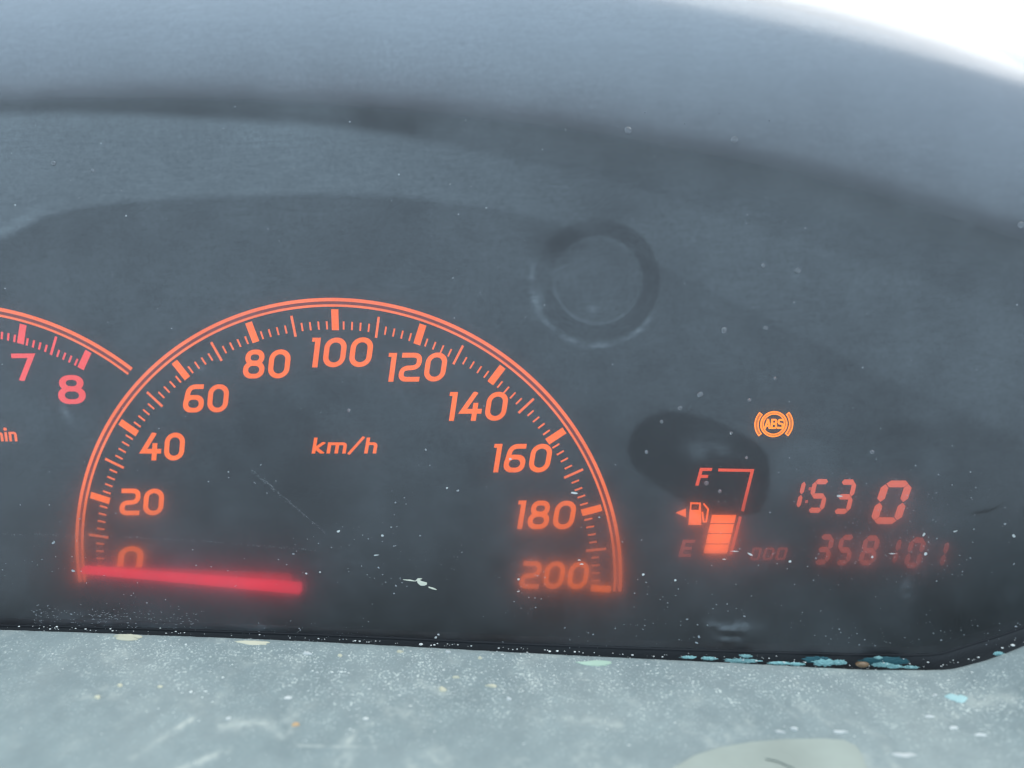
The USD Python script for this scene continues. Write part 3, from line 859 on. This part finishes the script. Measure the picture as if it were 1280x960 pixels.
# ------------------------------------------------------------------ dirt on the lens
def lens_normal():
    n = np.array([0, 0.14, 1.0]); return n / np.linalg.norm(n)


LN = lens_normal()
LUV = np.array([[1, 0, 0], np.cross(LN, [1, 0, 0]), LN])


def on_lens_any(px, py):
    p = on_lens(px, py)
    return np.array([p[0], p[1], float(w_lens(p[0], p[1]))])


drops = [(905, 413, 3.4), (875, 493, 3.4), (850, 510, 2.6), (827, 527, 2.2), (937, 500, 2.2), (957, 410, 2.6), (883, 604, 2.8), (1090, 565, 2.6), (918, 175, 4.2), (785, 163, 4.5), (954, 332, 2.6), (997, 338, 3.4), (1276, 281, 4.0), (67, 204, 3.0), (116, 213, 2.2), (900, 614, 2.2), (933, 572, 1.8), (914, 541, 1.6), (808, 565, 2.0), (436, 513, 2.0), (969, 473, 2.0)]
for i, (x, y, r) in enumerate(drops):
    p = on_lens_any(x, y); k = r * 0.125
    m = trimesh.creation.icosphere(2, 1.0)
    vv_ = np.array(m.vertices) * [k, k, k * 0.55] * (0.85 + 0.3 * meshkit.noise(np.array(m.vertices) * 1.5 + i * 7))[:, None]
    m.vertices = vv_ @ LUV + p + LN * 0.05
    lone('droplet', m, M_drop, 'tiny clear bead on the lens ' + where(x, y), 'bead', 'clear beads stuck on the lens', smooth=True)


def chip(px, py, a, b, ang, seed, lift=0.05):
    """Flat ragged scrap on the lens, half-length a and half-width b in mm, turned by ang."""
    r = np.random.default_rng(seed)
    n = 8
    t = np.linspace(0, 2 * math.pi, n, endpoint=False)
    k = r.uniform(0.6, 1.25, n)
    xy = np.c_[a * k * np.cos(t), b * k * np.sin(t)]
    c, s = math.cos(ang), math.sin(ang)
    xy = xy @ np.array([[c, s], [-s, c]])
    p = on_lens_any(px, py)
    top = np.c_[xy, np.full(n, lift)] @ LUV + p
    mid = np.array([[0, 0, lift * 1.7]]) @ LUV + p
    v = np.vstack([top, mid])
    f = np.array([(i, (i + 1) % n, n) for i in range(n)])
    return v, f


# white chip right of the needle
vs, fs = [], []
k0 = 0
for (x, y, a, b, an, sd) in [(527, 728.5, 0.95, 0.42, -0.35, 1), (513, 725.5, 1.3, 0.14, -0.15, 2), (541, 735.5, 1.1, 0.14, -0.3, 3), (523, 724.5, 0.6, 0.2, 0.3, 4)]:
    v, f = chip(x, y, a, b, an, sd); vs.append(v); fs.append(f + k0); k0 += len(v)
lone('paper_scrap', (np.vstack(vs), np.vstack(fs)), flat('cream_scrap', (0.62, 0.62, 0.50)), 'ragged cream scrap stuck on the lens to the right of the needle', 'scrap')
big = [(423, 664, .5, .35, .2), (478, 669.5, .35, .35, 0), (437, 685, 0, 0, 0), (844, 725, .3, .3, 0), (987, 702, .45, .35, 0), (1115, 692, 1.1, .13, 0), (918, 689, 1.0, .12, 0), (938, 693, .8, .22, -.5), (1157, 692, .3, .45, -.7), (1090, 696, .35, .3, 0), (648, 724, .35, .3, 0), (718, 616, 1.0, .25, -.15), (648, 739, .45, .15, .3), (1194, 664, .6, .16, .2), (1155, 668, .3, .5, -.5), (1267, 670, .4, .4, 0), (804, 718, .3, .3, 0), (400, 715, .25, .2, 0), (470, 694, .8, .16, .1), (638, 574, .4, .3, 0), (1049, 620, .7, .25, 0), (559, 610, .35, .25, .5), (383, 717, .3, .25, 0), (905, 699, .5, .12, 0), (727, 705, .5, .2, 0), (724, 700, .4, .15, 0), (545, 797, .4, .3, .5), (548, 793, .3, .3, 0)]
for i, (x, y, a, b, an) in enumerate(big):
    if a:
        lone('dust_flake', chip(x, y, a * 0.62, b * 0.62, an, 200 + i), M_white, 'tiny white dirt flake on the lens ' + where(x, y), 'flake', 'white flakes of dirt on the lens')
# the fine specks nobody could count
vs, fs, k0 = [], [], 0


def speck(x, y, a, b, an, sd):
    global k0
    v, f = chip(x, y, a, b, an, sd, 0.03); vs.append(v); fs.append(f + k0); k0 += len(v)


r = np.random.default_rng(77)
for i in range(1500):
    y = 560 + 250 * r.beta(2.2, 1.0); x = r.uniform(-40, 1300)
    if meshkit.fbm(np.array([[x * 0.012, y * 0.02, 0]]), 3, 9)[0] < 0.42 + 0.15 * r.random():
        continue
    s = 0.045 * math.exp(0.45 * r.standard_normal())
    speck(x, y, s * r.uniform(1, 2.2), s, r.normal(0, 0.4), 1000 + i)
for i in range(170):
    s = 0.05 * math.exp(0.4 * r.standard_normal())
    speck(r.uniform(-40, 1290), r.uniform(130, 620), s * 1.3, s, r.uniform(0, 3), 4000 + i)
for i in range(260):       # scraped line under the needle's zero and the slanting scratch
    t = r.random()
    if i < 150:
        x, y = 0 + 390 * t, 668 + 20 * t ** 2.0 + r.normal(0, 0.7)
    else:
        x, y = 315 + 92 * t + r.normal(0, 1.0), 588 + 78 * t + r.normal(0, 1.2)
    speck(x, y, 0.05 * r.uniform(.6, 1.6), 0.03, 0.0, 6000 + i)
for i in range(230):       # grubby strip just above the lens edge on the left
    x = 40 + 220 * r.random() ** 1.2; y = 768 + r.normal(0, 7) + 0.03 * x
    speck(x, y, 0.09 * r.uniform(.5, 2.2), 0.035, r.normal(0, .15), 7000 + i)
for i in range(160):
    x = 1100 + r.normal(0, 50); y = 665 + r.normal(0, 35)
    speck(x, y, 0.06 * r.uniform(.5, 1.8), 0.04, r.normal(0, .5), 8000 + i)
allv = np.vstack(vs)
lone('dust_specks', (allv, np.vstack(fs)), M_speck, 'fine pale specks of dust scattered over the lens', 'dust', kind='stuff')

# loose pale grains on the ledge
r = np.random.default_rng(99)
vs, fs, k0 = [], [], 0
ico = trimesh.creation.icosphere(0, 1.0)
iv, iF = np.array(ico.vertices), np.array(ico.faces)
clusters = [(430, 840, 120, 22, 900), (640, 858, 90, 16, 600), (560, 822, 160, 8, 500), (250, 812, 160, 10, 350), (960, 850, 170, 9, 500), (470, 905, 60, 14, 160), (350, 895, 60, 18, 160), (1235, 882, 40, 12, 160), (640, 870, 420, 45, 900), (280, 880, 200, 40, 250), (900, 900, 300, 30, 250)]
for cx, cy, dx, dy, nn in clusters:
    for i in range(nn):
        x, y = cx + dx * r.standard_normal(), cy + dy * r.standard_normal()
        e = np.interp(x, ledge_px[:, 0], ledge_px[:, 1])
        if y < e + 2 or y > 985 or meshkit.fbm(np.array([[x * 0.022, y * 0.05, 0]]), 4, 21)[0] < 0.42 + 0.16 * r.random():
            continue
        p = on_ledge(x, y)
        s = 0.042 * math.exp(0.5 * r.standard_normal())
        p[1] = ledge_v(p[0], p[2]) + 0.02
        vs.append(iv * [s * r.uniform(.8, 2.2), s * 0.5, s] + p); fs.append(iF + k0); k0 += len(iv)
for i in range(170):       # crumbs along the edge of the gap
    px = r.uniform(-10, 1280); e = np.interp(px, ledge_px[:, 0], ledge_px[:, 1])
    p = at(px, e - abs(r.normal(0, 1.6)) * (1 + (px > 850) * 1.5), 26.1)
    s = 0.07 * math.exp(0.5 * r.standard_normal())
    vs.append(iv * [s * 1.5, s * 0.7, s] + p); fs.append(iF + k0); k0 += len(iv)
lone('dust_grains', (np.vstack(vs), np.vstack(fs)), flat('ledge_dust', (0.66, 0.68, 0.64)), 'loose pale grains of dust lying over the dashboard ledge', 'dust', kind='stuff')
